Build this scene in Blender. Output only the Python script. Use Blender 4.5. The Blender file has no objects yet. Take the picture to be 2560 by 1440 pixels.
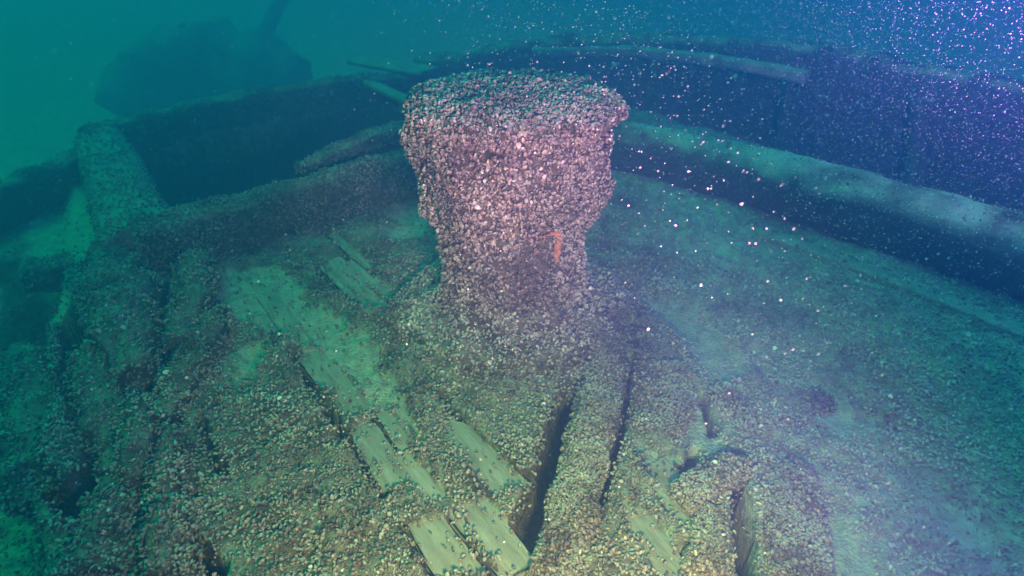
import bpy, math, random
import numpy as np
from mathutils import Matrix, Vector
R = math.radians
rng = np.random.default_rng(7)
random.seed(7)
sc = bpy.context.scene
C = sc.collection

# ------------------------------------------------------------------ camera
CAM_H, PITCH, F = 1.753, 31.0, 1668.0          # metres, degrees down, focal length in 2560-wide pixels
cd = bpy.data.cameras.new('camera'); cam = bpy.data.objects.new('camera', cd); C.objects.link(cam)
cam.location = (0, 0, CAM_H); cam.rotation_euler = (R(90 - PITCH), 0, 0)
cd.sensor_width = 36; cd.lens = F / 2560 * 36; cd.clip_start = 0.02; cd.clip_end = 300
cd.dof.use_dof = True; cd.dof.focus_distance = 2.35; cd.dof.aperture_fstop = 2.2
sc.camera = cam

# ------------------------------------------------------------------ light
SUN_EL, SUN_AZ = 58, -53
w = bpy.data.worlds.new('World'); sc.world = w; w.use_nodes = True
nt = w.node_tree; N = nt.nodes; L = nt.links
bg = N['Background']
sky = N.new('ShaderNodeTexSky'); sky.sky_type = 'NISHITA'; sky.sun_disc = False
sky.sun_elevation = R(SUN_EL); sky.sun_rotation = R(SUN_AZ)
tc = N.new('ShaderNodeTexCoord'); sp = N.new('ShaderNodeSeparateXYZ'); L.new(tc.outputs['Generated'], sp.inputs[0])
mr = N.new('ShaderNodeMapRange'); mr.inputs['From Min'].default_value = -0.5; mr.inputs['From Max'].default_value = 0.5
L.new(sp.outputs['X'], mr.inputs['Value'])
tint = N.new('ShaderNodeMix'); tint.data_type = 'RGBA'           # the lake above filters the daylight: greener over the bank, bluer over deep water
tint.inputs[6].default_value = (0.0, 1.05, 0.12, 1); tint.inputs[7].default_value = (0.12, 0.38, 2.6, 1)
L.new(mr.outputs[0], tint.inputs[0])
mul = N.new('ShaderNodeMix'); mul.data_type = 'RGBA'; mul.blend_type = 'MULTIPLY'; mul.inputs[0].default_value = 1
L.new(sky.outputs[0], mul.inputs[6]); L.new(tint.outputs[2], mul.inputs[7]); L.new(mul.outputs[2], bg.inputs['Color'])
bg.inputs['Strength'].default_value = 0.10
sd = bpy.data.lights.new('sun', 'SUN'); sd.energy = 2.3; sd.angle = R(50); sd.color = (0.0, 1.0, 0.38)
so = bpy.data.objects.new('sun', sd); C.objects.link(so)
so.rotation_euler = (R(90 - SUN_EL), 0, R(180 - SUN_AZ))

def torch(name, loc, aim, energy, color, size, blend, radius=0.10):
    d = bpy.data.lights.new(name, 'SPOT'); d.energy = energy; d.color = color
    d.spot_size = R(size); d.spot_blend = blend; d.shadow_soft_size = radius
    o = bpy.data.objects.new(name, d); C.objects.link(o); o.location = loc
    o.rotation_euler = (Vector(aim) - Vector(loc)).to_track_quat('-Z', 'Y').to_euler()
    return o
# the diver's own video lamps
torch('dive_torch', (0.38, 0.20, 1.28), (0.05, 2.5, 0.80), 1250, (1.0, 0.25, 0.46), 44, 1.0)
torch('dive_torch', (0.20, 0.02, 1.20), (0.06, 1.65, 0.0), 640, (1.0, 0.50, 0.23), 84, 1.0)
torch('dive_torch', (1.25, 0.40, 1.90), (2.4, 2.7, 2.15), 8000, (1.0, 0.13, 0.62), 76, 1.0)

vs = sc.view_settings; vs.view_transform = 'Standard'; vs.look = 'None'; vs.exposure = 0.0; vs.gamma = 1.0
sc.cycles.use_denoising = True
sc.cycles.max_bounces = 5; sc.cycles.diffuse_bounces = 2; sc.cycles.glossy_bounces = 2
sc.cycles.volume_bounces = 1; sc.cycles.transmission_bounces = 2; sc.cycles.caustics_reflective = False

# ------------------------------------------------------------------ helpers
cp, spi = math.cos(R(PITCH)), math.sin(R(PITCH))
def at(px, py, z=0.0):
    """where a sight line of the photograph meets the level z (2560 x 1440 pixels)"""
    a = (px - 1280) / F; b = (720 - py) / F
    t = (z - CAM_H) / (-spi + b * cp)
    return (a * t, (cp + b * spi) * t)
def at3(px, py, z=0.0): x, y = at(px, py, z); return np.array((x, y, z))

def _h(ix, iy, iz):
    n = (ix * 374761393 + iy * 668265263 + iz * 2147483647 + 1013904223) & 0xffffffff
    n = ((n ^ (n >> 13)) * 1274126177) & 0xffffffff
    return ((n ^ (n >> 16)) & 0xffff) / 65535.0
def vnoise(x, y, z):
    x, y, z = (np.asarray(v, dtype=float) for v in (x, y, z))
    x, y, z = np.broadcast_arrays(x, y, z)
    ix, iy, iz = (np.floor(v).astype(np.int64) for v in (x, y, z))
    fx, fy, fz = x - ix, y - iy, z - iz
    fx, fy, fz = (v * v * (3 - 2 * v) for v in (fx, fy, fz))
    r = 0
    for a in (0, 1):
        for b in (0, 1):
            for c in (0, 1):
                wgt = (fx if a else 1 - fx) * (fy if b else 1 - fy) * (fz if c else 1 - fz)
                r = r + wgt * _h(ix + a, iy + b, iz + c)
    return r * 2 - 1
def fbm(x, y, z, s, octs=3):
    r, amp, tot = 0, 1.0, 0
    for k in range(octs):
        r = r + amp * vnoise(x * s + 17.3 * k, y * s + 5.1 * k, z * s + 9.7 * k); tot += amp
        amp *= 0.5; s *= 2.03
    return r / tot

def seg_dist(x, y, pts):
    """distance to a polyline and how far along it (0..1)"""
    best = np.full(x.shape, 1e9); prm = np.zeros(x.shape)
    n = len(pts) - 1
    for k in range(n):
        ax, ay = pts[k]; bx, by = pts[k + 1]
        dx, dy = bx - ax, by - ay
        t = np.clip(((x - ax) * dx + (y - ay) * dy) / (dx * dx + dy * dy + 1e-12), 0, 1)
        d = np.hypot(x - ax - t * dx, y - ay - t * dy)
        m = d < best
        best = np.where(m, d, best); prm = np.where(m, (k + t) / n, prm)
    return best, prm
def poly_sd(x, y, pts):
    """signed distance to a polygon, negative inside"""
    d, _ = seg_dist(x, y, list(pts) + [pts[0]])
    ins = np.zeros(x.shape, bool)
    n = len(pts)
    for k in range(n):
        ax, ay = pts[k]; bx, by = pts[(k + 1) % n]
        if abs(by - ay) < 1e-12: continue
        c = ((ay > y) != (by > y)) & (x < (bx - ax) * (y - ay) / (by - ay) + ax)
        ins ^= c
    return np.where(ins, -d, d)
def sstep(a, b, v):
    t = np.clip((v - a) / (b - a), 0, 1); return t * t * (3 - 2 * t)

# ------------------------------------------------------------------ materials
def new_mat(name):
    m = bpy.data.materials.new(name); m.use_nodes = True
    return m, m.node_tree.nodes, m.node_tree.links, m.node_tree.nodes['Principled BSDF']
def ramp(N, stops):
    r = N.new('ShaderNodeValToRGB'); e = r.color_ramp.elements
    while len(e) > 1: e.remove(e[-1])
    e[0].position, e[0].color = stops[0][0], (*stops[0][1], 1)
    for p, c in stops[1:]:
        k = e.new(p); k.color = (*c, 1)
    return r
def noisy(name, stops, scale, detail=6, rough=0.85, bump=0.5, bscale=60, bdist=0.01, stretch=None, spec=0.3):
    m, N, L, b = new_mat(name)
    tc = N.new('ShaderNodeTexCoord'); src = tc.outputs['Object']
    if stretch:
        mp = N.new('ShaderNodeMapping'); mp.inputs['Rotation'].default_value = (0, 0, stretch[0]); L.new(src, mp.inputs['Vector'])
        m2 = N.new('ShaderNodeMapping'); m2.inputs['Scale'].default_value = stretch[1]; L.new(mp.outputs[0], m2.inputs['Vector']); src = m2.outputs[0]
    n = N.new('ShaderNodeTexNoise'); n.inputs['Scale'].default_value = scale; n.inputs['Detail'].default_value = detail
    n.inputs['Roughness'].default_value = 0.65
    L.new(src, n.inputs['Vector'])
    r = ramp(N, stops); L.new(n.outputs['Fac'], r.inputs[0]); L.new(r.outputs[0], b.inputs['Base Color'])
    n2 = N.new('ShaderNodeTexNoise'); n2.inputs['Scale'].default_value = bscale; n2.inputs['Detail'].default_value = 5
    L.new(src, n2.inputs['Vector'])
    bp = N.new('ShaderNodeBump'); bp.inputs['Strength'].default_value = bump; bp.inputs['Distance'].default_value = bdist
    L.new(n2.outputs['Fac'], bp.inputs['Height']); L.new(bp.outputs[0], b.inputs['Normal'])
    b.inputs['Roughness'].default_value = rough; b.inputs['Specular IOR Level'].default_value = spec
    return m
def silt_toplight(m, lo=.45, hi=.95, amt=.8, scale=6, col=(.30, .31, .25)):
    """pale silt on the upward faces, in patches, also painting in the light from above"""
    N, L = m.node_tree.nodes, m.node_tree.links; b = N['Principled BSDF']
    old = b.inputs['Base Color'].links[0].from_socket
    g = N.new('ShaderNodeNewGeometry'); sp = N.new('ShaderNodeSeparateXYZ'); L.new(g.outputs['Normal'], sp.inputs[0])
    a = N.new('ShaderNodeMapRange'); a.interpolation_type = 'SMOOTHSTEP'; a.inputs['From Min'].default_value = lo; a.inputs['From Max'].default_value = hi
    L.new(sp.outputs['Z'], a.inputs['Value'])
    n = N.new('ShaderNodeTexNoise'); n.inputs['Scale'].default_value = scale; n.inputs['Detail'].default_value = 5; L.new(g.outputs['Position'], n.inputs['Vector'])
    c = N.new('ShaderNodeMapRange'); c.inputs['From Min'].default_value = .38; c.inputs['From Max'].default_value = .62; c.inputs['To Max'].default_value = amt
    L.new(n.outputs['Fac'], c.inputs['Value'])
    p = N.new('ShaderNodeMath'); p.operation = 'MULTIPLY'; L.new(a.outputs[0], p.inputs[0]); L.new(c.outputs[0], p.inputs[1])
    x = N.new('ShaderNodeMix'); x.data_type = 'RGBA'; L.new(p.outputs[0], x.inputs[0]); L.new(old, x.inputs[6]); x.inputs[7].default_value = (*col, 1)
    L.new(x.outputs[2], b.inputs['Base Color']); return m
PLANK_DIR = math.atan2(-0.83, 0.55)
M_crust = noisy('crusted_wood', [(0.3, (.035, .026, .022)), (0.5, (.085, .065, .055)), (0.7, (.17, .145, .12))], 28, bump=1.0, bscale=90, bdist=0.02)
M_silt = noisy('pale_silt', [(0.25, (.20, .20, .16)), (0.5, (.40, .42, .34)), (0.75, (.56, .57, .47))], 7, bump=0.7, bscale=45, bdist=0.01)
M_wood = noisy('silted_planking', [(0.25, (.11, .105, .08)), (0.42, (.22, .22, .175)), (0.6, (.30, .31, .25)), (0.8, (.40, .41, .34))], 7, detail=9, bump=0.8, bscale=26, bdist=0.006,
               stretch=(-PLANK_DIR, (0.6, 3.2, 2)))
M_spar = noisy('silted_spar', [(0.3, (.12, .13, .11)), (0.55, (.27, .29, .25)), (0.8, (.38, .40, .34))], 9, bump=0.7, bscale=55, bdist=0.012)
M_dark = noisy('fouled_timber', [(0.3, (.03, .028, .03)), (0.55, (.08, .07, .075)), (0.8, (.17, .15, .15))], 14, bump=1.0, bscale=40, bdist=0.03)
M_stump = noisy('silted_wreckage', [(0.3, (.12, .12, .11)), (0.55, (.24, .25, .22)), (0.8, (.40, .42, .37))], 6, bump=1.0, bscale=12, bdist=0.06)  # paler than the other timber to paint in haze over far wreckage
M_sponge = noisy('orange_sponge', [(0.3, (.18, .08, .05)), (0.5, (.32, .145, .09)), (0.75, (.45, .23, .16))], 60, bump=0.6, bscale=120, bdist=0.003)

silt_toplight(M_crust); silt_toplight(M_dark, .5, .9, 1.0, 5)  # tops coloured paler for silt and for the light falling from above
M_spar2 = noisy('spar_timber', [(0.3, (.03, .027, .03)), (0.55, (.06, .055, .06)), (0.8, (.11, .10, .10))], 12, bump=.8, bscale=50, bdist=.015)
silt_toplight(M_spar2, .30, .90, 1.15, 3.0, (.36, .46, .38))  # pale top over dark sides paints overhead light onto the spar
def shell_mat(name, stops, rough=0.42):
    m, N, L, b = new_mat(name)
    oi = N.new('ShaderNodeObjectInfo'); r = ramp(N, stops); L.new(oi.outputs['Random'], r.inputs[0])
    a = N.new('ShaderNodeAttribute'); a.attribute_name = 'ring'
    mth = N.new('ShaderNodeMath'); mth.operation = 'MULTIPLY'; mth.inputs[1].default_value = 38; L.new(a.outputs['Fac'], mth.inputs[0])
    s = N.new('ShaderNodeMath'); s.operation = 'SINE'; L.new(mth.outputs[0], s.inputs[0])
    mrr = N.new('ShaderNodeMapRange'); mrr.inputs['From Min'].default_value = -1; mrr.inputs['To Min'].default_value = 0.55; mrr.inputs['To Max'].default_value = 1.25
    L.new(s.outputs[0], mrr.inputs['Value'])
    mx = N.new('ShaderNodeMix'); mx.data_type = 'RGBA'; mx.blend_type = 'MULTIPLY'; mx.inputs[0].default_value = 1
    L.new(r.outputs[0], mx.inputs[6]); L.new(mrr.outputs[0], mx.inputs[7]); L.new(mx.outputs[2], b.inputs['Base Color'])
    g = N.new('ShaderNodeNewGeometry'); pn = N.new('ShaderNodeTexNoise'); pn.inputs['Scale'].default_value = 3.2; pn.inputs['Detail'].default_value = 4; L.new(g.outputs['Position'], pn.inputs['Vector'])
    pr = ramp(N, [(.34, (.42, .38, .40)), (.5, (.95, .92, .90)), (.64, (1.3, 1.3, 1.25))]); L.new(pn.outputs['Fac'], pr.inputs[0])   # beds of older and younger shells
    mz = N.new('ShaderNodeMix'); mz.data_type = 'RGBA'; mz.blend_type = 'MULTIPLY'; mz.inputs[0].default_value = 1
    L.new(mx.outputs[2], mz.inputs[6]); L.new(pr.outputs[0], mz.inputs[7]); L.new(mz.outputs[2], b.inputs['Base Color'])
    b.inputs['Roughness'].default_value = rough; b.inputs['Specular IOR Level'].default_value = 0.55
    return m
M_shell = shell_mat('mussel_shell', [(0, (.045, .030, .031)), (.25, (.125, .085, .083)), (.65, (.23, .172, .160)), (.92, (.37, .30, .27)), (.98, (.45, .38, .32)), (1, (.6, .52, .44))])
silt_toplight(M_shell, .15, .8, .95, 7, (.34, .36, .30))
M_lit_dusty = shell_mat('silted_mussel_shell', [(0, (.12, .11, .10)), (.3, (.26, .245, .22)), (.7, (.38, .37, .33)), (.95, (.52, .50, .45)), (1, (.7, .66, .6))], .6)  # paler shells: silt, with brighter light put into the colour
silt_toplight(M_lit_dusty, .1, .8, .9, 9, (.46, .50, .42))
M_valve = shell_mat('empty_valve', [(0, (.30, .27, .25)), (.6, (.55, .52, .48)), (1, (.85, .83, .8))], 0.3)
M_snow, _N, _L, _b = new_mat('drifting_fleck'); _b.inputs['Base Color'].default_value = (.85, .85, .85, 1); _b.inputs['Roughness'].default_value = 0.4

# ------------------------------------------------------------------ mesh building
def link(o, parent=None):
    C.objects.link(o)
    if parent is not None:
        o.parent = parent; o.matrix_parent_inverse = Matrix.Translation(-Vector(parent.location))
    return o
def mesh_obj(name, verts, faces, mat, parent=None, smooth=True):
    me = bpy.data.meshes.new(name)
    verts = np.asarray(verts, dtype=np.float32).reshape(-1, 3); faces = np.asarray(faces, dtype=np.int32)
    me.vertices.add(len(verts)); me.vertices.foreach_set('co', verts.ravel())
    k = faces.shape[1]
    me.loops.add(faces.size); me.loops.foreach_set('vertex_index', faces.ravel())
    me.polygons.add(len(faces)); me.polygons.foreach_set('loop_start', np.arange(0, faces.size, k, dtype=np.int32))
    me.polygons.foreach_set('use_smooth', np.full(len(faces), smooth))
    me.update(calc_edges=True); me.validate()
    me.materials.append(mat)
    return link(bpy.data.objects.new(name, me), parent)
def tag(o, label=None, cat=None, group=None, kind=None):
    if label: o['label'] = label
    if cat: o['category'] = cat
    if group: o['group'] = group
    if kind: o['kind'] = kind
    return o
def thing(name, loc, label, cat, group=None):
    o = bpy.data.objects.new(name, None); C.objects.link(o); o.location = loc; o.empty_display_size = 0.1
    return tag(o, label, cat, group)

def proto(name, verts, faces, mat, ring):
    me = bpy.data.meshes.new(name); me.from_pydata([tuple(v) for v in verts], [], faces); me.materials.append(mat)
    me.polygons.foreach_set('use_smooth', [True] * len(me.polygons))
    a = me.attributes.new('ring', 'FLOAT', 'POINT'); a.data.foreach_set('value', ring)
    me.update()
    return bpy.data.objects.new(name, me)
def mussel(name, mat, width, thick, valve=False):
    ns, nr = 7, 8
    V, Fc, ring = [(-0.5, 0, 0)], [], [0.0]
    for i in range(1, ns):
        t = i / ns
        wv = width * (math.sin(math.pi * t ** 0.8)) ** 0.62
        th = thick * (math.sin(math.pi * t ** 0.62)) ** 0.75
        for j in range(nr):
            a = 2 * math.pi * j / nr
            c, s = math.cos(a), math.sin(a)
            z = th * s
            if valve: z = th * abs(s) if s > 0 else th * 0.75 * abs(s)
            V.append((t - 0.5, wv * c + 0.10 * math.sin(math.pi * t), z)); ring.append(t)
    V.append((0.5, 0, 0)); ring.append(1.0)
    for j in range(nr):
        Fc.append((0, 1 + (j + 1) % nr, 1 + j)); e = 1 + (ns - 2) * nr
        Fc.append((len(V) - 1, e + j, e + (j + 1) % nr))
    for i in range(ns - 2):
        for j in range(nr):
            a = 1 + i * nr; Fc.append((a + j, a + (j + 1) % nr, a + nr + (j + 1) % nr, a + nr + j))
    return proto(name, V, Fc, mat, ring)
shells = bpy.data.collections.new('shell_kinds')
for p in [mussel('mussel_a', M_shell, .34, .24), mussel('mussel_b', M_shell, .40, .20), mussel('mussel_c', M_shell, .30, .27)]: shells.objects.link(p)
lit_dusty = bpy.data.collections.new('lit_dusty_kinds')
for p in [mussel('dusty_a', M_lit_dusty, .34, .24), mussel('dusty_b', M_lit_dusty, .40, .20), mussel('dusty_c', M_lit_dusty, .30, .27)]: lit_dusty.objects.link(p)
valves = bpy.data.collections.new('valve_kinds')
for p in [mussel('valve_a', M_valve, .36, .20, True), mussel('valve_b', M_valve, .42, .16, True)]: valves.objects.link(p)
flecks = bpy.data.collections.new('fleck_kinds')
for k, (a, b) in enumerate([(.26, .2), (.4, .3), (.18, .12)]): flecks.objects.link(mussel('fleck_%s' % 'abc'[k], M_snow, a, b))

def gn_scatter(coll):
    g = bpy.data.node_groups.new('scatter_' + coll.name, 'GeometryNodeTree')
    g.interface.new_socket('Geometry', in_out='INPUT', socket_type='NodeSocketGeometry')
    g.interface.new_socket('Geometry', in_out='OUTPUT', socket_type='NodeSocketGeometry')
    n, l = g.nodes, g.links
    gi, go = n.new('NodeGroupInput'), n.new('NodeGroupOutput')
    ci = n.new('GeometryNodeCollectionInfo'); ci.inputs['Collection'].default_value = coll
    ci.inputs['Separate Children'].default_value = True; ci.inputs['Reset Children'].default_value = True
    ip = n.new('GeometryNodeInstanceOnPoints'); ip.inputs['Pick Instance'].default_value = True
    ar = n.new('GeometryNodeInputNamedAttribute'); ar.data_type = 'FLOAT_VECTOR'; ar.inputs['Name'].default_value = 'rot'
    asc = n.new('GeometryNodeInputNamedAttribute'); asc.data_type = 'FLOAT_VECTOR'; asc.inputs['Name'].default_value = 'scl'
    er = n.new('FunctionNodeEulerToRotation'); l.new(ar.outputs['Attribute'], er.inputs[0])
    l.new(gi.outputs[0], ip.inputs['Points']); l.new(ci.outputs[0], ip.inputs['Instance'])
    l.new(er.outputs[0], ip.inputs['Rotation']); l.new(asc.outputs['Attribute'], ip.inputs['Scale'])
    l.new(ip.outputs[0], go.inputs[0])
    return g
G_lit_dusty = gn_scatter(lit_dusty)
G_shell, G_valve, G_fleck = gn_scatter(shells), gn_scatter(valves), gn_scatter(flecks)
def scatter_obj(name, P, axis, size, group, parent=None, stretch=None):
    """shells at points P, long axis along `axis`, length `size`"""
    n = len(P)
    axis = axis / (np.linalg.norm(axis, axis=1, keepdims=True) + 1e-9)
    rot = np.stack([rng.uniform(0, 6.28, n), -np.arcsin(np.clip(axis[:, 2], -1, 1)), np.arctan2(axis[:, 1], axis[:, 0])], 1)
    me = bpy.data.meshes.new(name); me.vertices.add(n); me.vertices.foreach_set('co', P.astype(np.float32).ravel())
    a = me.attributes.new('rot', 'FLOAT_VECTOR', 'POINT'); a.data.foreach_set('vector', rot.astype(np.float32).ravel())
    s = np.repeat(size[:, None], 3, 1)
    a = me.attributes.new('scl', 'FLOAT_VECTOR', 'POINT'); a.data.foreach_set('vector', s.astype(np.float32).ravel())
    me.update()
    o = link(bpy.data.objects.new(name, me), parent)
    md = o.modifiers.new('scatter', 'NODES'); md.node_group = group
    return o
def shell_pose(P, Nn, lift=0.012, smin=.012, smax=.026, upright=0.55):
    n = len(P)
    rnd = rng.normal(size=(n, 3)); rnd /= np.linalg.norm(rnd, axis=1, keepdims=True)
    ax = rnd + Nn * upright
    size = smin + (smax - smin) * rng.beta(1.6, 3.4, n) + (rng.random(n) < .05) * rng.uniform(.002, .010, n)
    size = size * (1 + .28 * fbm(P[:, 0], P[:, 1], P[:, 2], 7, 2))
    return P + Nn * (rng.uniform(-0.3, 1.0, n) * lift)[:, None], ax, size
def crust(P, Nn, parent, white=0.012, name='mussel_crust', lit_dust=None, **kw):
    P2, ax, sz = shell_pose(P, Nn, **kw)
    m = rng.random(len(P)) < white
    dm = ~m & (rng.random(len(P)) < (lit_dust if lit_dust is not None else np.zeros(len(P))))
    if dm.sum() > 20:
        o3 = scatter_obj('silted_' + name, P2[dm], ax[dm], sz[dm] * .85, G_lit_dusty, parent); tag(o3, kind='stuff')
    o = scatter_obj(name, P2[~m & ~dm], ax[~m & ~dm], sz[~m & ~dm], G_shell, parent); tag(o, kind='stuff')
    if m.sum():
        o2 = scatter_obj('empty_shells', P2[m] + Nn[m] * .006, ax[m], sz[m] * 1.05, G_valve, parent); tag(o2, kind='stuff')
    return o
def sample_grid(G, wrap, n, bias=None):
    """n random points and normals on the grid surface G (nu, nv, 3)"""
    A = G[:-1, :]; B = G[1:, :]
    if wrap: A2, B2 = np.roll(A, -1, 1), np.roll(B, -1, 1)
    else: A, A2, B, B2 = A[:, :-1], A[:, 1:], B[:, :-1], B[:, 1:]
    a, a2, b, b2 = (v.reshape(-1, 3) for v in (A, A2, B, B2))
    nr = np.cross(a2 - a, b - a) + np.cross(b - b2, a2 - b2)
    ar = np.linalg.norm(nr, axis=1); nr = nr / (ar[:, None] + 1e-12)
    p = ar.copy()
    if bias is not None: p = p * bias((a + b2) / 2, nr)
    idx = rng.choice(len(ar), n, p=p / p.sum())
    u, v = rng.random((n, 1)), rng.random((n, 1))
    P = (a[idx] * (1 - u) + a2[idx] * u) * (1 - v) + (b[idx] * (1 - u) + b2[idx] * u) * v
    return P, nr[idx], ar.sum() / 2
def grid_normals(G, wrap):
    du = np.gradient(G, axis=0)
    dv = (np.roll(G, -1, 1) - np.roll(G, 1, 1)) if wrap else np.gradient(G, axis=1)
    n = np.cross(dv, du); return n / (np.linalg.norm(n, axis=2, keepdims=True) + 1e-9)
def rough_grid(G, wrap, amp, s, octs=3, seed=0):
    n = grid_normals(G, wrap)
    return G + n * (amp * fbm(G[..., 0] + seed, G[..., 1], G[..., 2], s, octs))[..., None]
def grid_faces(nu, nv, wrap):
    i, j = np.meshgrid(np.arange(nu - 1), np.arange(nv if wrap else nv - 1), indexing='ij')
    j2 = (j + 1) % nv
    return np.stack([i * nv + j, i * nv + j2, (i + 1) * nv + j2, (i + 1) * nv + j], -1).reshape(-1, 4)
def grid_obj(name, G, wrap, mat, parent=None):
    nu, nv = G.shape[:2]
    return mesh_obj(name, G, grid_faces(nu, nv, wrap), mat, parent)
def tube(path, wid, hei, power=2.0, nv=40, nu=None, roll=None):
    """closed super-elliptic tube along a path; returns a grid oriented outward, ends closed to a point"""
    path = np.asarray(path, float)
    d = np.r_[0, np.cumsum(np.linalg.norm(np.diff(path, axis=0), axis=1))]
    nu = nu or max(6, int(d[-1] / 0.04))
    s = np.linspace(0, d[-1], nu)
    Pm = np.stack([np.interp(s, d, path[:, k]) for k in range(3)], 1)
    wv = np.interp(s / d[-1], np.linspace(0, 1, len(np.atleast_1d(wid))), np.atleast_1d(wid)) / 2
    hv = np.interp(s / d[-1], np.linspace(0, 1, len(np.atleast_1d(hei))), np.atleast_1d(hei)) / 2
    T = np.gradient(Pm, axis=0); T /= np.linalg.norm(T, axis=1, keepdims=True)
    up = np.array((0, 0, 1.0)) if abs(T[len(T) // 2, 2]) < .85 else np.array((0, 1.0, 0))
    S = np.cross(T, up); S /= np.linalg.norm(S, axis=1, keepdims=True); U = np.cross(S, T)
    a = -np.linspace(0, 2 * math.pi, nv, endpoint=False)
    ca, sa = np.cos(a), np.sin(a)
    cx = np.sign(ca) * np.abs(ca) ** (2 / power); sx = np.sign(sa) * np.abs(sa) ** (2 / power)
    G = Pm[:, None] + S[:, None] * (wv[:, None] * cx)[..., None] + U[:, None] * (hv[:, None] * sx)[..., None]
    caps0 = [Pm[0] + (G[0] - Pm[0]) * k for k in (0.02, .45, .85)]; caps1 = [Pm[-1] + (G[-1] - Pm[-1]) * k for k in (.85, .45, .02)]
    return np.concatenate([np.array(caps0), G, np.array(caps1)], 0)

# ------------------------------------------------------------------ the deck and the ground
pw = lambda pts, z=0: [at(x, y, z) for x, y in pts]
BOARDS = [  # px quadrilaterals of bare boards
    [(735, 886), (800, 872), (945, 1025), (862, 1052)],
    [(868, 1072), (937, 1056), (1036, 1185), (960, 1236)],
    [(938, 1034), (1004, 1012), (1060, 1100), (1000, 1130)],
    [(797, 668), (852, 640), (985, 778), (928, 800)],
    [(856, 662), (884, 650), (990, 738), (972, 756)],
    [(1018, 1310), (1112, 1296), (1232, 1450), (1092, 1450)],
    [(1122, 1290), (1212, 1240), (1338, 1400), (1262, 1460)],
    [(1095, 1045), (1170, 1060), (1330, 1212), (1232, 1252)],
    [(1600, 1170), (1668, 1140), (1790, 1300), (1700, 1330)],
    [(1560, 1300), (1632, 1280), (1740, 1450), (1650, 1450)],
    [(820, 590), (845, 583), (935, 668), (918, 676)],
    [(640, 742), (690, 728), (792, 862), (735, 874)],
    [(985, 1140), (1040, 1122), (1118, 1246), (1062, 1272)],
]
SILT = [
    [(545, 700), (690, 665), (790, 770), (900, 850), (830, 880), (700, 800), (560, 780)],
    [(590, 880), (640, 865), (650, 950), (590, 975)],
    [(1640, 765), (1700, 775), (1850, 930), (1800, 950), (1700, 850)],
    [(2030, 975), (2080, 965), (2160, 1060), (2110, 1075)],
    [(1700, 1000), (1755, 990), (1790, 1090), (1800, 1150), (1730, 1120)],
    [(1620, 1130), (1700, 1150), (1720, 1210), (1640, 1190)],
    [(1950, 1370), (2100, 1330), (2230, 1450), (1980, 1450)],
    [(500, 1430), (560, 1410), (600, 1450), (500, 1450)],
    [(2300, 1300), (2400, 1270), (2520, 1330), (2430, 1370)],
    [(-60, 1350), (60, 1270), (100, 1330), (60, 1460), (-60, 1460)], [(50, 530), (230, 470), (290, 560), (250, 650), (80, 660)], [(120, 740), (180, 720), (200, 790), (140, 810)],
    [(1010, 560), (1050, 570), (1040, 600), (985, 590)], [(700, 800), (790, 800), (905, 880), (990, 1000), (930, 1000), (800, 880)],
    [(1020, 505), (1060, 510), (1060, 560), (1010, 560)],
]
boards_w = [pw(b) for b in BOARDS]; silt_w = [pw(b) for b in SILT]
CRACKS = [  # px polyline, width m, depth m
    ([(1465, 900), (1440, 935), (1412, 1010), (1382, 1100), (1362, 1200), (1318, 1310), (1295, 1450)], (.034, .078), .50),
    ([(1578, 900), (1572, 950), (1556, 1050), (1538, 1130), (1500, 1240), (1462, 1330), (1420, 1450)], (.012, .022), .2),
    ([(1752, 985), (1775, 1030), (1785, 1075)], (.02, .02), .12),
    ([(1738, 1120), (1722, 1180)], (.02, .03), .2),
    ([(1845, 1140), (1832, 1200), (1850, 1260), (1862, 1330), (1858, 1450)], (.03, .055), .4),
    ([(1690, 1395), (1730, 1385)], (.05, .05), .25),
    ([(735, 890), (800, 1000), (870, 1100), (962, 1240)], (.014, .018), .15),
    ([(936, 1036), (985, 1110), (1040, 1190)], (.016, .018), .12),
    ([(1016, 1312), (1090, 1450)], (.014, .016), .12),
    ([(1128, 1305), (1170, 1370), (1240, 1450)], (.014, .016), .12),
    ([(1085, 985), (1180, 1080), (1325, 1225)], (.008, .014), .10),
    ([(795, 670), (860, 735), (905, 775)], (.014, .014), .1),
    ([(850, 640), (920, 700), (985, 770)], (.014, .016), .1),
    ([(818, 588), (890, 650), (940, 690)], (.014, .014), .1),
    ([(505, 1050), (530, 1130), (560, 1200)], (.012, .012), .1),
    ([(460, 1290), (470, 1350), (540, 1420)], (.03, .03), .15),
    ([(1320, 1200), (1350, 1250), (1370, 1250)], (.03, .05), .2),
    ([(240, 670), (192, 800), (178, 940), (205, 1040), (262, 1110), (235, 1190), (180, 1240)], (.10, .09), .6),
    ([(462, 640), (466, 720), (478, 790)], (.05, .03), .4),
    ([(402, 740), (418, 830), (412, 900), (372, 990)], (.09, .05), .6),
    ([(283, 930), (300, 980), (315, 1040)], (.035, .03), .5),
    ([(52, 1090), (85, 1170), (140, 1240), (200, 1300)], (.05, .04), .5),
    ([(448, 1020), (428, 1080), (402, 1160), (396, 1240), (350, 1330), (345, 1400)], (.045, .035), .5),
    ([(345, 1165), (372, 1230)], (.03, .03), .4),
    ([(470, 1250), (455, 1290), (480, 1370), (540, 1420)], (.04, .045), .5),
]
cracks_w = [(pw(p), ww, dd) for p, ww, dd in CRACKS]
HATCH = [(-1.80, 3.18), (-0.45, 4.28), (-0.85, 5.85), (-1.40, 6.15), (-3.02, 4.85)]
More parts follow.
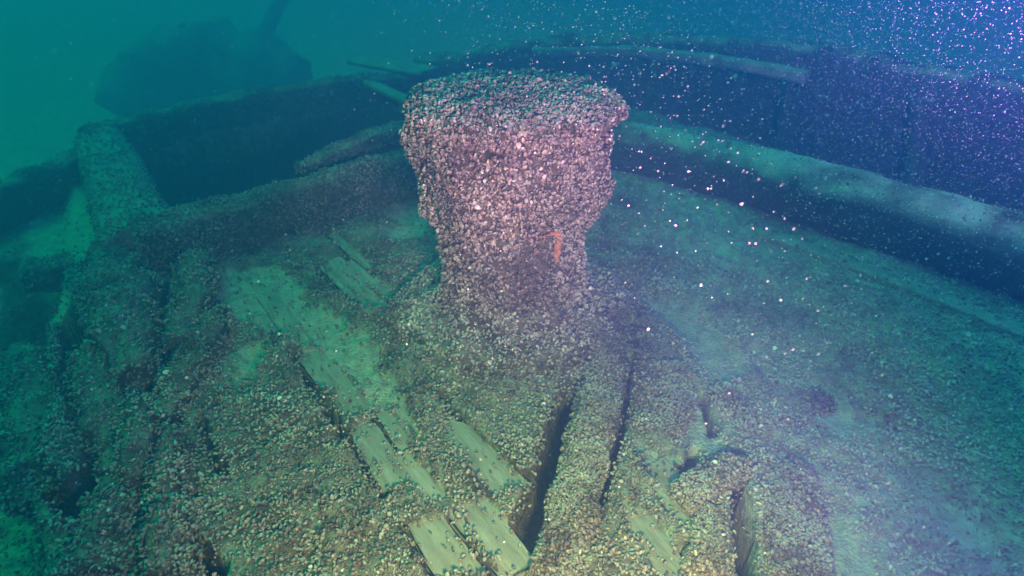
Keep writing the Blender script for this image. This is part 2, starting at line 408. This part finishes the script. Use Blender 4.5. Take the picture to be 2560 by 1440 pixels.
DECK_EDGE = [(-1.15, 0.3), (-1.30, 1.2), (-1.62, 1.6), (-1.80, 2.05), (-2.15, 2.6), (-2.35, 3.1), (-3.3, 4.9), (-1.4, 6.6), (0.2, 7.2), (1.0, 6.2), (2.7, 3.9), (4.2, 2.4), (5, 0.3)]

CX, CY = 0.0, 2.70
def coverage(x, y):
    """1 where mussels lie thick, 0 where wood or silt is bare"""
    wx = x + .022 * fbm(x, y, 0, 14, 2) ; wy = y + .022 * fbm(x, y, 3.3, 14, 2)
    bare = np.zeros(x.shape); soft = np.zeros(x.shape)
    for p in boards_w:
        bare = np.maximum(bare, 1 - sstep(-.012, .006, poly_sd(wx, wy, p) + .013 * np.maximum(fbm(x, y, 6.1, 9, 2), 0)))
    for p in silt_w:
        wx2 = x + .10 * fbm(x, y, 1.1, 7, 3); wy2 = y + .10 * fbm(x, y, 7.1, 7, 3)
        soft = np.maximum(soft, 1 - sstep(-.05, .11, poly_sd(wx2, wy2, p) + .05 * fbm(x, y, 3.7, 18, 3)))
    return 1 - np.maximum(bare, soft)
def deck_z(x, y, fine=True):
    lump = fbm(x, y, 0.5, 3.0, 3); sm = fbm(x, y, 2.5, 16, 3)
    cov = coverage(x, y)
    z = (0.020 + .040 * lump + .026 * sm) * cov + (1 - cov) * (-0.012 + .010 * sm)
    r = np.hypot(x - CX, y - CY)
    z = z + .10 * np.exp(-np.maximum(r - .34, 0) / .16) * (1 + .5 * lump)
    # the deck falls away on the left into a slope of broken timber and silt
    e = poly_sd(x, y, DECK_EDGE)
    left = (x < 0)
    bank = sstep(2.9, 3.5, y)
    drop = np.where(left, (.55 - .45 * bank) * sstep(0, .14, e) + .12 * sstep(.2, .9, e), .55 * sstep(0, .5, e))
    z = z - drop + sstep(0.1, .6, e) * .10 * fbm(x, y, 8.8, 1.9, 4)
    for p, ww, dd in cracks_w:
        wxx = x + .012 * fbm(x, y, 5.5, 22, 2)
        d, t = seg_dist(wxx, y + .012 * fbm(x, y, 6.6, 22, 2), p)
        wd = ww[0] + (ww[1] - ww[0]) * t
        z = z - dd * (1 - sstep(wd * .5, wd * .5 + .012, d))
    hs = poly_sd(x, y, HATCH)
    z = np.where(hs < 0, z - 1.1 * sstep(0, .03, -hs), z)
    return z, cov, e, hs
def patch(name, x0, x1, y0, y1, step, mats):
    nx, ny = int((x1 - x0) / step) + 1, int((y1 - y0) / step) + 1
    X, Y = np.meshgrid(np.linspace(x0, x1, nx), np.linspace(y0, y1, ny), indexing='ij')
    Z, cov, e, hs = deck_z(X, Y)
    G = np.stack([X, Y, Z], -1)
    o = mesh_obj(name, G, grid_faces(nx, ny, False)[:, ::-1], mats[0])
    for m in mats[1:]: o.data.materials.append(m)
    return o, G, cov, e
M_deck = noisy('deck_crust', [(0.3, (.035, .026, .022)), (0.5, (.085, .065, .055)), (0.7, (.17, .145, .12))], 28, bump=1.0, bscale=90, bdist=0.02)
silt_toplight(M_deck, .5, 1.0, .7, 5)
_N, _L = M_deck.node_tree.nodes, M_deck.node_tree.links; _b = _N['Principled BSDF']
_at = _N.new('ShaderNodeAttribute'); _at.attribute_name = 'silt'
_g = _N.new('ShaderNodeNewGeometry')
_n = _N.new('ShaderNodeTexNoise'); _n.inputs['Scale'].default_value = 22; _n.inputs['Detail'].default_value = 8; _n.inputs['Roughness'].default_value = .7; _L.new(_g.outputs['Position'], _n.inputs['Vector'])
_s = _N.new('ShaderNodeMath'); _s.operation = 'MULTIPLY_ADD'; _s.inputs[1].default_value = 1.6; _L.new(_n.outputs['Fac'], _s.inputs[0]); _s.inputs[2].default_value = -1.3
_a = _N.new('ShaderNodeMath'); _a.operation = 'MULTIPLY_ADD'; _a.inputs[1].default_value = 1.9; _L.new(_at.outputs['Fac'], _a.inputs[0]); _L.new(_s.outputs[0], _a.inputs[2]); _a.use_clamp = True
_c = ramp(_N, [(0.25, (.14, .14, .11)), (0.42, (.30, .34, .26)), (0.6, (.42, .48, .37)), (0.8, (.52, .58, .46))]); _L.new(_n.outputs['Fac'], _c.inputs[0])
_x = _N.new('ShaderNodeMix'); _x.data_type = 'RGBA'; _L.new(_a.outputs[0], _x.inputs[0]); _L.new(_b.inputs['Base Color'].links[0].from_socket, _x.inputs[6]); _L.new(_c.outputs[0], _x.inputs[7]); _L.new(_x.outputs[2], _b.inputs['Base Color'])
deck, Gd, covd, ed = patch('deck', -3.3, 3.9, .55, 6.9, .016, [M_deck])
tag(deck, kind='structure')
gx, gy = Gd[..., 0], Gd[..., 1]
sv = np.maximum(1 - covd, sstep(-.25, .25, fbm(gx, gy, 4.2, 3.2, 4)) * sstep(.08, .25, ed))
sv = np.maximum(sv, .30 + .5 * fbm(gx, gy, 12.2, 2.6, 4) + .35 * sstep(.35, 1.0, gx - .12 * (gy - 2)))  # extra pale silt at right also stands in for light on that deck
sv = np.where(Gd[..., 2] < -.07, np.where(ed < .08, 0, sv * .7), sv)
_sa = deck.data.attributes.new('silt', 'FLOAT', 'POINT'); _sa.data.foreach_set('value', np.clip(sv, 0, 1).astype(np.float32).ravel())

# lake bed, one sheet out to where the water hides everything
nb = 220
t = np.linspace(-1, 1, nb); q = np.sign(t) * (np.abs(t) ** 2.2) * 60
X, Y = np.meshgrid(q, q + 6, indexing='ij')
bed = grid_obj('lake_bed', np.stack([X, Y, -1.25 + .22 * fbm(X, Y, 0, .45, 4) + .05 * fbm(X, Y, 1, 3, 2)], -1)[:, ::-1], False, M_silt)
tag(bed, kind='structure')

# boards
def board(px, label, th=.03, z=0.003):
    q = [np.array((*p, z)) for p in pw(px)]
    # regular grid inside the quad: slightly worn top, real thickness
    n, m = 40, 12
    u, v = np.meshgrid(np.linspace(0, 1, n), np.linspace(0, 1, m), indexing='ij')
    a, b, c, d = q          # a-b short end, d-c other end
    top = (a * (1 - v[..., None]) + b * v[..., None]) * (1 - u[..., None]) + (d * (1 - v[..., None]) + c * v[..., None]) * u[..., None]
    edge = np.minimum(v, 1 - v)
    top[..., 0] += .006 * fbm(top[..., 0], top[..., 1], 2, 20, 2) * (edge < .01); top[..., 1] += .012 * fbm(top[..., 0], top[..., 1], 4, 20, 2) * ((u < .01) | (u > .99))
    top[..., 2] += .004 * fbm(top[..., 0], top[..., 1], 1, 9, 3) - .006 * np.exp(-edge / .04)
    bot = top.copy(); bot[..., 2] -= th
    V = np.concatenate([top.reshape(-1, 3), bot.reshape(-1, 3)])
    f1 = grid_faces(n, m, False)[:, ::-1]; f2 = f1[:, ::-1] + n * m
    ring = [i * m for i in range(n)] + [(n - 1) * m + j for j in range(1, m)] + [i * m + m - 1 for i in range(n - 2, -1, -1)] + [j for j in range(m - 2, 0, -1)]
    f3 = [(ring[k], ring[(k + 1) % len(ring)], ring[(k + 1) % len(ring)] + n * m, ring[k] + n * m) for k in range(len(ring))]
    o = mesh_obj('deck_board', V, np.concatenate([f1, f2, np.array(f3)]), M_wood)
    return tag(o, label, 'board', 'bare deck boards showing through the mussels')
for px, lb in zip(BOARDS, [
    'long pale bare board left of the capstan foot, with a slanting upper end',
    'cleanest bare grey board, a rectangle between two dark seams left of the big crack',
    'short bare board beside the seam, partly buried, right of the clean grey rectangle',
    'bright green bare board behind and left of the capstan foot, wider of the pair there',
    'narrow green bare board nearest the capstan trunk, next to the wider bright one',
    'broad sandy bare board running off the bottom edge, left of its neighbour',
    'sandy bare board at the bottom edge touching the wide dark crack',
    'long half buried tan board running from the capstan foot towards the wide crack',
    'worn grooved grey board among mussels right of the second crack',
    'worn board running off the bottom edge just right of the second crack',
    'thin distant strip of bare board under the hatch coaming',
    'silty green board in line with the long board, farther up towards the hatch coaming',
    'half buried board between the clean grey rectangle and the pair at the bottom edge']):
    board(px, lb)

# mussels over the deck
def deck_points(n, x0, x1, y0, y1, fn):
    x = rng.uniform(x0, x1, n); y = rng.uniform(y0, y1, n)
    z, cov, e, hs = deck_z(x, y)
    zx = deck_z(x + .01, y)[0]; zy = deck_z(x, y + .01)[0]
    Nn = np.stack([-(zx - z) / .01, -(zy - z) / .01, np.ones(n)], 1)
    Nn /= np.linalg.norm(Nn, axis=1, keepdims=True)
    clump = fbm(x, y, 9.1, 5, 3)
    keep = rng.random(n) < fn(x, y, z, cov, e, hs, clump)
    # only ground the photo can see, with a margin to the side
    keep &= np.abs(x) < (y * .86 + .9)
    for b in boards_w: z = np.where((poly_sd(x, y, b) < 0) & (z < .005), .007, z)
    return np.stack([x, y, z], 1)[keep], Nn[keep]
def dens(x, y, z, cov, e, hs, clump):
    d = np.clip(cov * 1.15 - .1, 0, 1) ** 1.5 * (.80 + .45 * clump) + .05 + .16 * np.maximum(clump, 0)
    d = d * (1 - .85 * sstep(0.05, .5, e)) * (hs > 0) * np.clip(1.25 - y * .10, .35, 1)
    return np.where(z < -.10, d * .5, d)
P1, N1 = deck_points(150000, -3.0, 3.6, .85, 3.2, dens)
def lit_dust_share(P):  # more pale shells at right, partly silt, partly painted brightness of the light
    x, y = P[:, 0], P[:, 1]
    right = sstep(.35, 1.0, x - .12 * (y - 2) + .25 * fbm(x, y, 4.4, 2.5, 3))
    return np.clip(.12 + .85 * right + .5 * fbm(x, y, 14.4, 3.5, 3), 0, 1)
crust(P1, N1, None, white=.012, name='mussel_carpet', lift=.016, lit_dust=lit_dust_share(P1))
P2_, N2_ = deck_points(60000, -3.2, 3.6, 3.2, 6.0, dens)
crust(P2_, N2_, None, white=.02, name='mussel_carpet', lift=.012, lit_dust=lit_dust_share(P2_))

# ------------------------------------------------------------------ capstan
cap = thing('capstan', (CX, CY, 0), 'tall capstan standing upright on the deck, thickly crusted with mussels', 'capstan')
def lathe(profile, nth=180, nz=None, cx=CX, cy=CY):
    pr = np.array(profile, float)
    d = np.r_[0, np.cumsum(np.hypot(*np.diff(pr, axis=0).T))]
    nz = nz or int(d[-1] / .012)
    s = np.linspace(0, d[-1], nz)
    r = np.interp(s, d, pr[:, 0]); z = np.interp(s, d, pr[:, 1])
    th = np.linspace(0, 2 * math.pi, nth, endpoint=False)
    return np.stack([cx + r[:, None] * np.cos(th), cy + r[:, None] * np.sin(th), np.repeat(z[:, None], nth, 1)], -1)
def add_clump(G, c, rad, amt):
    """push the surface out from the axis round a point"""
    d2 = ((G - np.array(c)) ** 2).sum(-1)
    dirv = G - np.array((CX, CY, 0)); dirv[..., 2] = 0; dirv /= (np.linalg.norm(dirv, axis=-1, keepdims=True) + 1e-6)
    return G + dirv * (amt * np.exp(-d2 / rad ** 2))[..., None]
parts = {
    'drumhead': [(0.30, .945), (.395, .955), (.412, .975), (.412, 1.005), (.398, 1.025), (.35, 1.04), (.22, 1.055), (.10, 1.062), (.004, 1.065)],
    'drum': [(.27, .50), (.330, .52), (.358, .57), (.368, .68), (.374, .80), (.378, .90), (.376, .95), (.33, .965)],
    'trunk': [(.36, -.02), (.330, .10), (.310, .22), (.303, .40), (.303, .56), (.26, .62)],
    'base': [(.66, -.05), (.56, .03), (.51, .085), (.45, .105), (.375, .125), (.335, .17), (.29, .18)],
}
dn = {'drumhead': 13000, 'drum': 12000, 'trunk': 9500, 'base': 8500}
for nm, pr in parts.items():
    G = lathe(pr)
    if nm == 'drumhead':
        G = add_clump(G, (.43, CY - .05, .97), .06, .05)
        G[..., 0] *= 1.02
    if nm == 'drum':
        G = add_clump(G, (-.38, CY - .12, .90), .07, .09)
        G = add_clump(G, (-.38, CY - .10, .83), .05, .03)
        G = add_clump(G, (.37, CY - .08, .66), .06, .05)
        G = add_clump(G, (-.33, CY - .12, .58), .06, .04)
        th = np.arctan2(G[..., 1] - CY, G[..., 0] - CX)
        ribs = .022 * np.cos(th * 6 + .4)
        rr = 1 + ribs
        G[..., 0] = CX + (G[..., 0] - CX) * rr; G[..., 1] = CY + (G[..., 1] - CY) * rr
        # the lower edge hangs unevenly
        low = 1 - sstep(.52, .68, G[..., 2])
        G[..., 2] += low * (.05 * fbm(G[..., 0], G[..., 1], 0, 6, 2) + .07 * np.clip(-(G[..., 1] - CY) / .38, 0, 1) ** 2)
    G = rough_grid(G, True, .012 if nm == 'drumhead' else .030, 8, 3)
    G = rough_grid(G, True, .010 if nm == 'drumhead' else .020, 24, 2, 4)
    o = grid_obj(nm, G, True, M_crust, cap)
    Pp, Nn, area = sample_grid(G, True, dn[nm])
    crust(Pp, Nn, o, lit_dust=sstep(.3, .8, Nn[:, 2]) * .75, white=.016 if nm != 'base' else .03, lift=.016, smin=.014, smax=.032)  # paler shells on upward faces colour in silt and the light on top

# orange growth on the trunk
pt = thing('sponge', (.18, CY - .37, .5), 'small orange hooked sponge growing on the front of the capstan', 'sponge')
def px_on_trunk(px, py, rad):
    a = (px - 1280) / F; b = (720 - py) / F
    d = np.array((a, cp + b * spi, -spi + b * cp)); o = np.array((0, 0, CAM_H)) - np.array((CX, CY, 0))
    A = d[0] ** 2 + d[1] ** 2; B = 2 * (o[0] * d[0] + o[1] * d[1]); Cc = o[0] ** 2 + o[1] ** 2 - rad ** 2
    tt = (-B - math.sqrt(B * B - 4 * A * Cc)) / (2 * A)
    return o + d * tt + np.array((CX, CY, 0))
for path, wds, nm in [([(1350, 592), (1372, 587), (1393, 583), (1408, 590)], (.008, .02, .034, .016), 'lobe'),
                  ([(1398, 584), (1397, 605), (1392, 625), (1393, 645), (1391, 662)], (.03, .026, .018, .02, .006), 'stalk')]:
    G = tube([px_on_trunk(x, y, .325) for x, y in path], wds, [v * .7 for v in wds], nv=14, nu=30)
    G = rough_grid(G, True, .016, 55, 3)
    grid_obj(nm, G, True, M_sponge, pt)

# ------------------------------------------------------------------ timbers
def timber(parent, name, path, wid, hei, mat, power=3.2, amp=.02, s=7, n=0, nv=44, bias=None, white=.012, **kw):
    G = tube(path, wid, hei, power, nv)
    G = rough_grid(G, True, amp, s, 3, 2.2); G = rough_grid(G, True, amp * .35, s * 3.6, 2, 5.1)
    o = grid_obj(name, G, True, mat, parent)
    if n:
        Pp, Nn, _ = sample_grid(G, True, n, bias)
        crust(Pp, Nn, o, white=white, **kw)
    return o
upface = lambda c, n: np.clip(n[:, 2] + .75, .05, 1)

# hatch coaming: four baulks round the opening, standing proud of the deck
ch = thing('hatch_coaming', (-1.8, 3.2, 0), 'raised timber frame round the dark hatch opening left of the capstan', 'hatch coaming')
def p3(x, y, z): return (x, y, z)
timber(ch, 'near_baulk', [p3(-1.92, 3.08, .10), p3(-1.45, 3.47, .11), p3(-1.08, 3.82, .12), p3(-.35, 4.36, .12)], (.26, .22, .22), (.36, .34, .34), M_dark, n=9000, amp=.03, bias=upface)
timber(ch, 'side_baulk', [p3(-1.93, 3.12, .08), p3(-2.35, 3.75, .08), p3(-3.05, 4.80, .08)], (.40, .36, .34), (.34, .32, .32), M_spar, n=3500, amp=.03, bias=upface)
timber(ch, 'far_baulk', [p3(-3.15, 4.78, .08), p3(-2.45, 5.55, .10), p3(-1.45, 6.25, .10), p3(-.7, 6.3, .1)], (.22, .22), (.34, .34), M_dark, n=3500, amp=.03, bias=upface)
timber(ch, 'end_baulk', [p3(-.45, 4.35, .08), p3(-.75, 6.2, .08)], (.22, .22), (.32, .32), M_dark, n=0, amp=.03)
# hold under the hatch
hold = thing('carling', (-1.8, 4.5, -.6), 'submerged beam lying across the dark hold inside the hatch', 'beam')
timber(hold, 'baulk', [p3(-2.9, 4.4, -.55), p3(-.8, 5.3, -.5)], (.2, .2), (.2, .2), M_dark, amp=.03)

# upper short coaming piece that forks towards the capstan
fk = thing('deck_beam', (-1.1, 3.95, .2), 'narrow encrusted beam forking off the hatch coaming towards the capstan', 'beam')
timber(fk, 'baulk', [p3(-1.30, 3.90, .24), p3(-.95, 4.35, .29), p3(-.40, 4.75, .31)], (.13, .14), (.12, .13), M_dark, n=1800, amp=.02, bias=upface)

# big spar on the right
spr = thing('spar', (2.0, 3.6, 0), 'long thick round spar lying on the deck right of the capstan', 'spar')
timber(spr, 'shaft', [p3(.15, 5.12, .17), p3(.80, 4.62, .17), p3(1.55, 3.98, .18), p3(2.35, 3.12, .18), p3(3.4, 1.9, .18)], (.34, .38, .43, .46), (.34, .36, .40, .42), M_spar2, power=2.2, amp=.022, s=5, nv=60,
       n=5200, bias=upface, smin=.006, smax=.018)
wt = thing('waterway_plank', (2.3, 2.6, .02), 'thin plank edge lying along the foot of the big spar at the right', 'plank')
timber(wt, 'strake', [p3(1.45, 3.52, .02), p3(1.95, 2.93, .03), p3(2.35, 2.40, .03), p3(2.9, 1.6, .03)], (.10, .12), (.05, .06), M_spar, power=4, amp=.008, n=500, bias=upface)

# hull side far behind, with a ledge
def wall(name, pts, zb, zt, th, mat, parent, amp=.08, s=2.2, seed=0):
    pts = np.asarray(pts, float); n = 120
    d = np.r_[0, np.cumsum(np.linalg.norm(np.diff(pts, axis=0), axis=1))]; sN = np.linspace(0, d[-1], n)
    P = np.stack([np.interp(sN, d, pts[:, 0]), np.interp(sN, d, pts[:, 1])], 1)
    ztv = np.interp(sN / d[-1], np.linspace(0, 1, len(zt)), zt)
    mid = np.stack([P[:, 0], P[:, 1], (zb + ztv) / 2], 1)
    G = tube(mid, th, 1.0, 4, 64, n)
    core = G[3:-3]; c0 = mid[:, None, :]
    core[..., 2] = c0[..., 2] + (core[..., 2] - c0[..., 2]) * ((ztv - zb))[:, None]
    G[:3, :, 2] = mid[0, 2] + (G[:3, :, 2] - mid[0, 2]) * (ztv[0] - zb); G[-3:, :, 2] = mid[-1, 2] + (G[-3:, :, 2] - mid[-1, 2]) * (ztv[-1] - zb)
    G = rough_grid(G, True, amp, s, 4, seed)
    return grid_obj(name, G, True, mat, parent)
hl = thing('hull_side', (1.5, 7, -.9), 'dark curved hull side rising beyond the spar and fading into blue water', 'hull side')
wall('planking', [(-1.0, 7.6), (.3, 7.3), (1.6, 6.9), (3.1, 6.0), (4.6, 4.6), (6.2, 3.0)], -1.1, (.15, .45, .55, .50, .35, .3), .55, M_dark, hl)
timber(hl, 'stringer', [p3(.2, 6.75, .38), p3(1.1, 6.60, .42), p3(1.9, 6.15, .42), p3(2.45, 5.65, .40)], (.12, .15), (.08, .10), M_spar, amp=.015)
for k, (x, y) in enumerate([(1.25, 6.2), (2.3, 5.5), (3.1, 4.8)]):
    timber(hl, 'rib', [p3(x, y, -.9), p3(x + .12, y + .2, -.3), p3(x + .16, y + .5, .3)], (.14, .14), (.14, .14), M_dark, amp=.03)

# broken planks behind the capstan at the left
lp = thing('loose_plank', (-1.2, 6.7, .2), 'broad pale plank lying behind the left edge of the capstan top', 'plank', 'loose planks behind the capstan')
timber(lp, 'plank', [(*at(895, 150, .30), .30), (*at(1080, 180, .30), .30)], (.30, .34), (.05, .05), M_spar, power=4, amp=.01)
lp2 = thing('loose_plank', (-1.2, 6.3, .2), 'thin pale plank slanting down to the capstan drumhead from the left', 'plank', 'loose planks behind the capstan')
timber(lp2, 'plank', [(*at(880, 188, .22), .22), (*at(1040, 262, .22), .22)], (.10, .13), (.05, .05), M_spar, power=4, amp=.01)

# dark mass and leaning post in the haze
st = thing('wreck_stump', (-3.2, 7.2, -.9), 'blurred dark block of wreckage standing in haze behind the hatch', 'wreckage')
wall('block', [(-6.0, 10.4), (-4.9, 10.8), (-3.5, 10.7)], -1.6, (-.70, -.12, -.02, -.15, -.6), 1.5, M_stump, st, amp=.26, s=2.4, seed=3)
pm = thing('leaning_post', (-2.3, 9, -1), 'faint dark post leaning in the haze beyond the hatch', 'post')
timber(pm, 'shaft', [(-4.1, 11.5, -.4), (-3.1, 11.6, 1.1), (-2.6, 11.6, 1.9)], (.24, .16), (.24, .16), M_stump, power=2, amp=.03)
lr = thing('rail_timber', (-3.5, 4.3, 0), 'dark sloping timber at the far left edge below the open water', 'rail')
timber(lr, 'baulk', [(*at(-160, 560, .0), -.05), (*at(60, 480, .05), .02), (*at(310, 365, .10), .06)], (.22, .2), (.30, .28), M_dark, amp=.04, n=800, bias=upface)

# ------------------------------------------------------------------ broken, overgrown timbers at the left and beams in front
LUMPS = [  # px path (top to bottom), level, width, height, label, n shells
    ([(300, 640), (300, 720), (320, 830), (345, 960)], .02, (.34, .44, .40, .2), (.30, .36, .30, .18), 'bulky brown overgrown timber end below the near corner of the hatch coaming', 5200),
    ([(500, 650), (490, 730), (470, 800), (455, 880)], .04, (.20, .26, .24, .12), (.22, .26, .2, .12), 'short rounded overgrown timber tucked under the hatch baulk', 2600),
    ([(545, 800), (500, 900), (445, 990), (400, 1060)], .02, (.2, .22, .2, .12), (.16, .18, .16, .1), 'slanting overgrown timber edging the deck left of the long pale board', 2600),
    ([(230, 900), (260, 1010), (290, 1110), (310, 1190)], -.05, (.2, .26, .26, .14), (.2, .24, .2, .14), 'brown overgrown frame timber right of the dark gully', 3000),
    ([(355, 1020), (350, 1120), (340, 1220)], .0, (.14, .2, .12), (.14, .18, .12), 'small knobbly overgrown timber between two narrow clefts', 1700),
    ([(440, 1080), (425, 1180), (400, 1290)], .0, (.12, .18, .14), (.12, .16, .12), 'overgrown timber stub just right of the narrow black cleft', 1700),
    ([(60, 900), (90, 1010), (130, 1120), (160, 1200)], -.12, (.22, .34, .34, .2), (.2, .24, .24, .15), 'green tinged overgrown timber left of the dark gully', 2400),
    ([(20, 1120), (70, 1200), (120, 1270)], -.12, (.24, .28, .2), (.16, .2, .15), 'low overgrown timber at the left picture edge above the sandy patch', 1500),
    ([(300, 1260), (290, 1350), (250, 1470)], -.03, (.2, .26, .26), (.18, .22, .2), 'overgrown timber beside the sandy green patch at the lower left', 2600),
    ([(430, 1290), (425, 1370), (430, 1470)], .0, (.12, .18, .18), (.14, .18, .18), 'glinting overgrown timber at the bottom edge left of the curved black cleft', 1900),
    ([(60, 700), (130, 690), (210, 660)], -.10, (.2, .3, .2), (.16, .2, .16), 'dim overgrown timber lying crosswise in front of the green silt', 900),
]
for px, z, wd, he, lb, n in LUMPS:
    pts = [(*at(x, y, z), z) for x, y in px]
    t = thing('overgrown_timber', pts[0], lb, 'timber', 'overgrown broken timbers along the left edge of the deck')
    timber(t, 'baulk', pts, [v * .74 for v in wd], [v * .9 for v in he], M_crust, power=2.4, amp=.045, s=9, n=int(n * .5), bias=upface, lift=.018, smin=.012, smax=.026, white=.03)

BEAMS = [
    ([(1528, 905), (1502, 1000), (1472, 1120), (1440, 1250), (1388, 1460)], .0, (.11, .145, .145, .15), .10, 'long mussel covered beam between the wide crack and the second crack in the foreground', 7500),
    ([(1650, 930), (1665, 1010), (1640, 1090)], -.01, (.2, .24, .16), .09, 'low mussel covered block right of the second crack', 3000),
    ([(1700, 1255), (1765, 1215), (1832, 1170)], .02, (.10, .12, .10), .10, 'short reddish brown timber stub lying crosswise beside the right hand crack', 1600),
    ([(1965, 1180), (1975, 1290), (2000, 1460)], -.01, (.16, .2, .2), .09, 'mussel covered beam running off the bottom edge right of the right hand crack', 3600),
    ([(1780, 1290), (1778, 1360), (1765, 1460)], -.01, (.10, .12, .13), .10, 'yellowish mussel heap on a beam end at the bottom edge', 2800),
    ([(1800, 985), (1870, 1075), (2000, 1040), (2060, 1000)], -.015, (.10, .12, .10), .07, 'purplish mussel ridge running crosswise over the deck at the right', 1900),
]
for px, z, wd, he, lb, n in BEAMS:
    pts = [(*at(x, y, z), z) for x, y in px]
    t = thing('overgrown_beam', pts[0], lb, 'beam', 'mussel covered beams in the foreground')
    timber(t, 'baulk', pts, wd, he, M_crust, power=2.8, amp=.025, s=9, n=n, bias=upface, lift=.014)

# ------------------------------------------------------------------ flecks drifting in the water
def flecks_in(n, x0, x1, y0, y1, z0, z1, dens, smin, smax, name='drifting_flecks'):
    P = np.stack([rng.uniform(x0, x1, n), rng.uniform(y0, y1, n), rng.uniform(z0, z1, n)], 1)
    P = P[rng.random(n) < dens(P)]
    m = len(P)
    ax = np.array((.75, .15, .5)) + rng.normal(size=(m, 3)) * .22
    sz = smin + (smax - smin) * rng.beta(1.6, 4.5, m)
    tag(scatter_obj(name, P, ax, sz, G_fleck), kind='stuff')
def rightward(P):
    side = P[:, 0] / (P[:, 1] + .2)
    up = (P[:, 2] - CAM_H) / (P[:, 1] + .2)
    return np.clip(.05 + side * 1.2 + up * 1.4 + .42, .03, .62) * (np.linalg.norm(P - np.array((1.25, .4, 1.9)), axis=1) > 1.15) * (np.linalg.norm(P - np.array((0, 0, CAM_H)), axis=1) > np.where(P[:, 2] < 1.45, 1.3, .75))
flecks_in(130000, -1.6, 3.8, .4, 4.6, .15, 2.25, rightward, .0028, .0085)

# ------------------------------------------------------------------ haze: the lake water itself
hb = 55.0
V = [(x, y, z) for x in (-hb, hb) for y in (-hb + 6, hb + 6) for z in (-3.0, 2.35)]
Fh = [(0, 1, 3, 2), (4, 6, 7, 5), (0, 4, 5, 1), (2, 3, 7, 6), (0, 2, 6, 4), (1, 5, 7, 3)]
mh = bpy.data.materials.new('haze'); mh.use_nodes = True
for nn in list(mh.node_tree.nodes):
    if nn.type == 'BSDF_PRINCIPLED': mh.node_tree.nodes.remove(nn)
pv = mh.node_tree.nodes.new('ShaderNodeVolumePrincipled')
pv.inputs['Color'].default_value = (.13, .24, .60, 1); pv.inputs['Absorption Color'].default_value = (0.0, .52, .66, 1)
pv.inputs['Density'].default_value = .27; pv.inputs['Anisotropy'].default_value = 0.6
mh.node_tree.links.new(pv.outputs[0], [n for n in mh.node_tree.nodes if n.type == 'OUTPUT_MATERIAL'][0].inputs['Volume'])
hz = mesh_obj('haze', V, Fh, mh, smooth=False); tag(hz, kind='stuff')
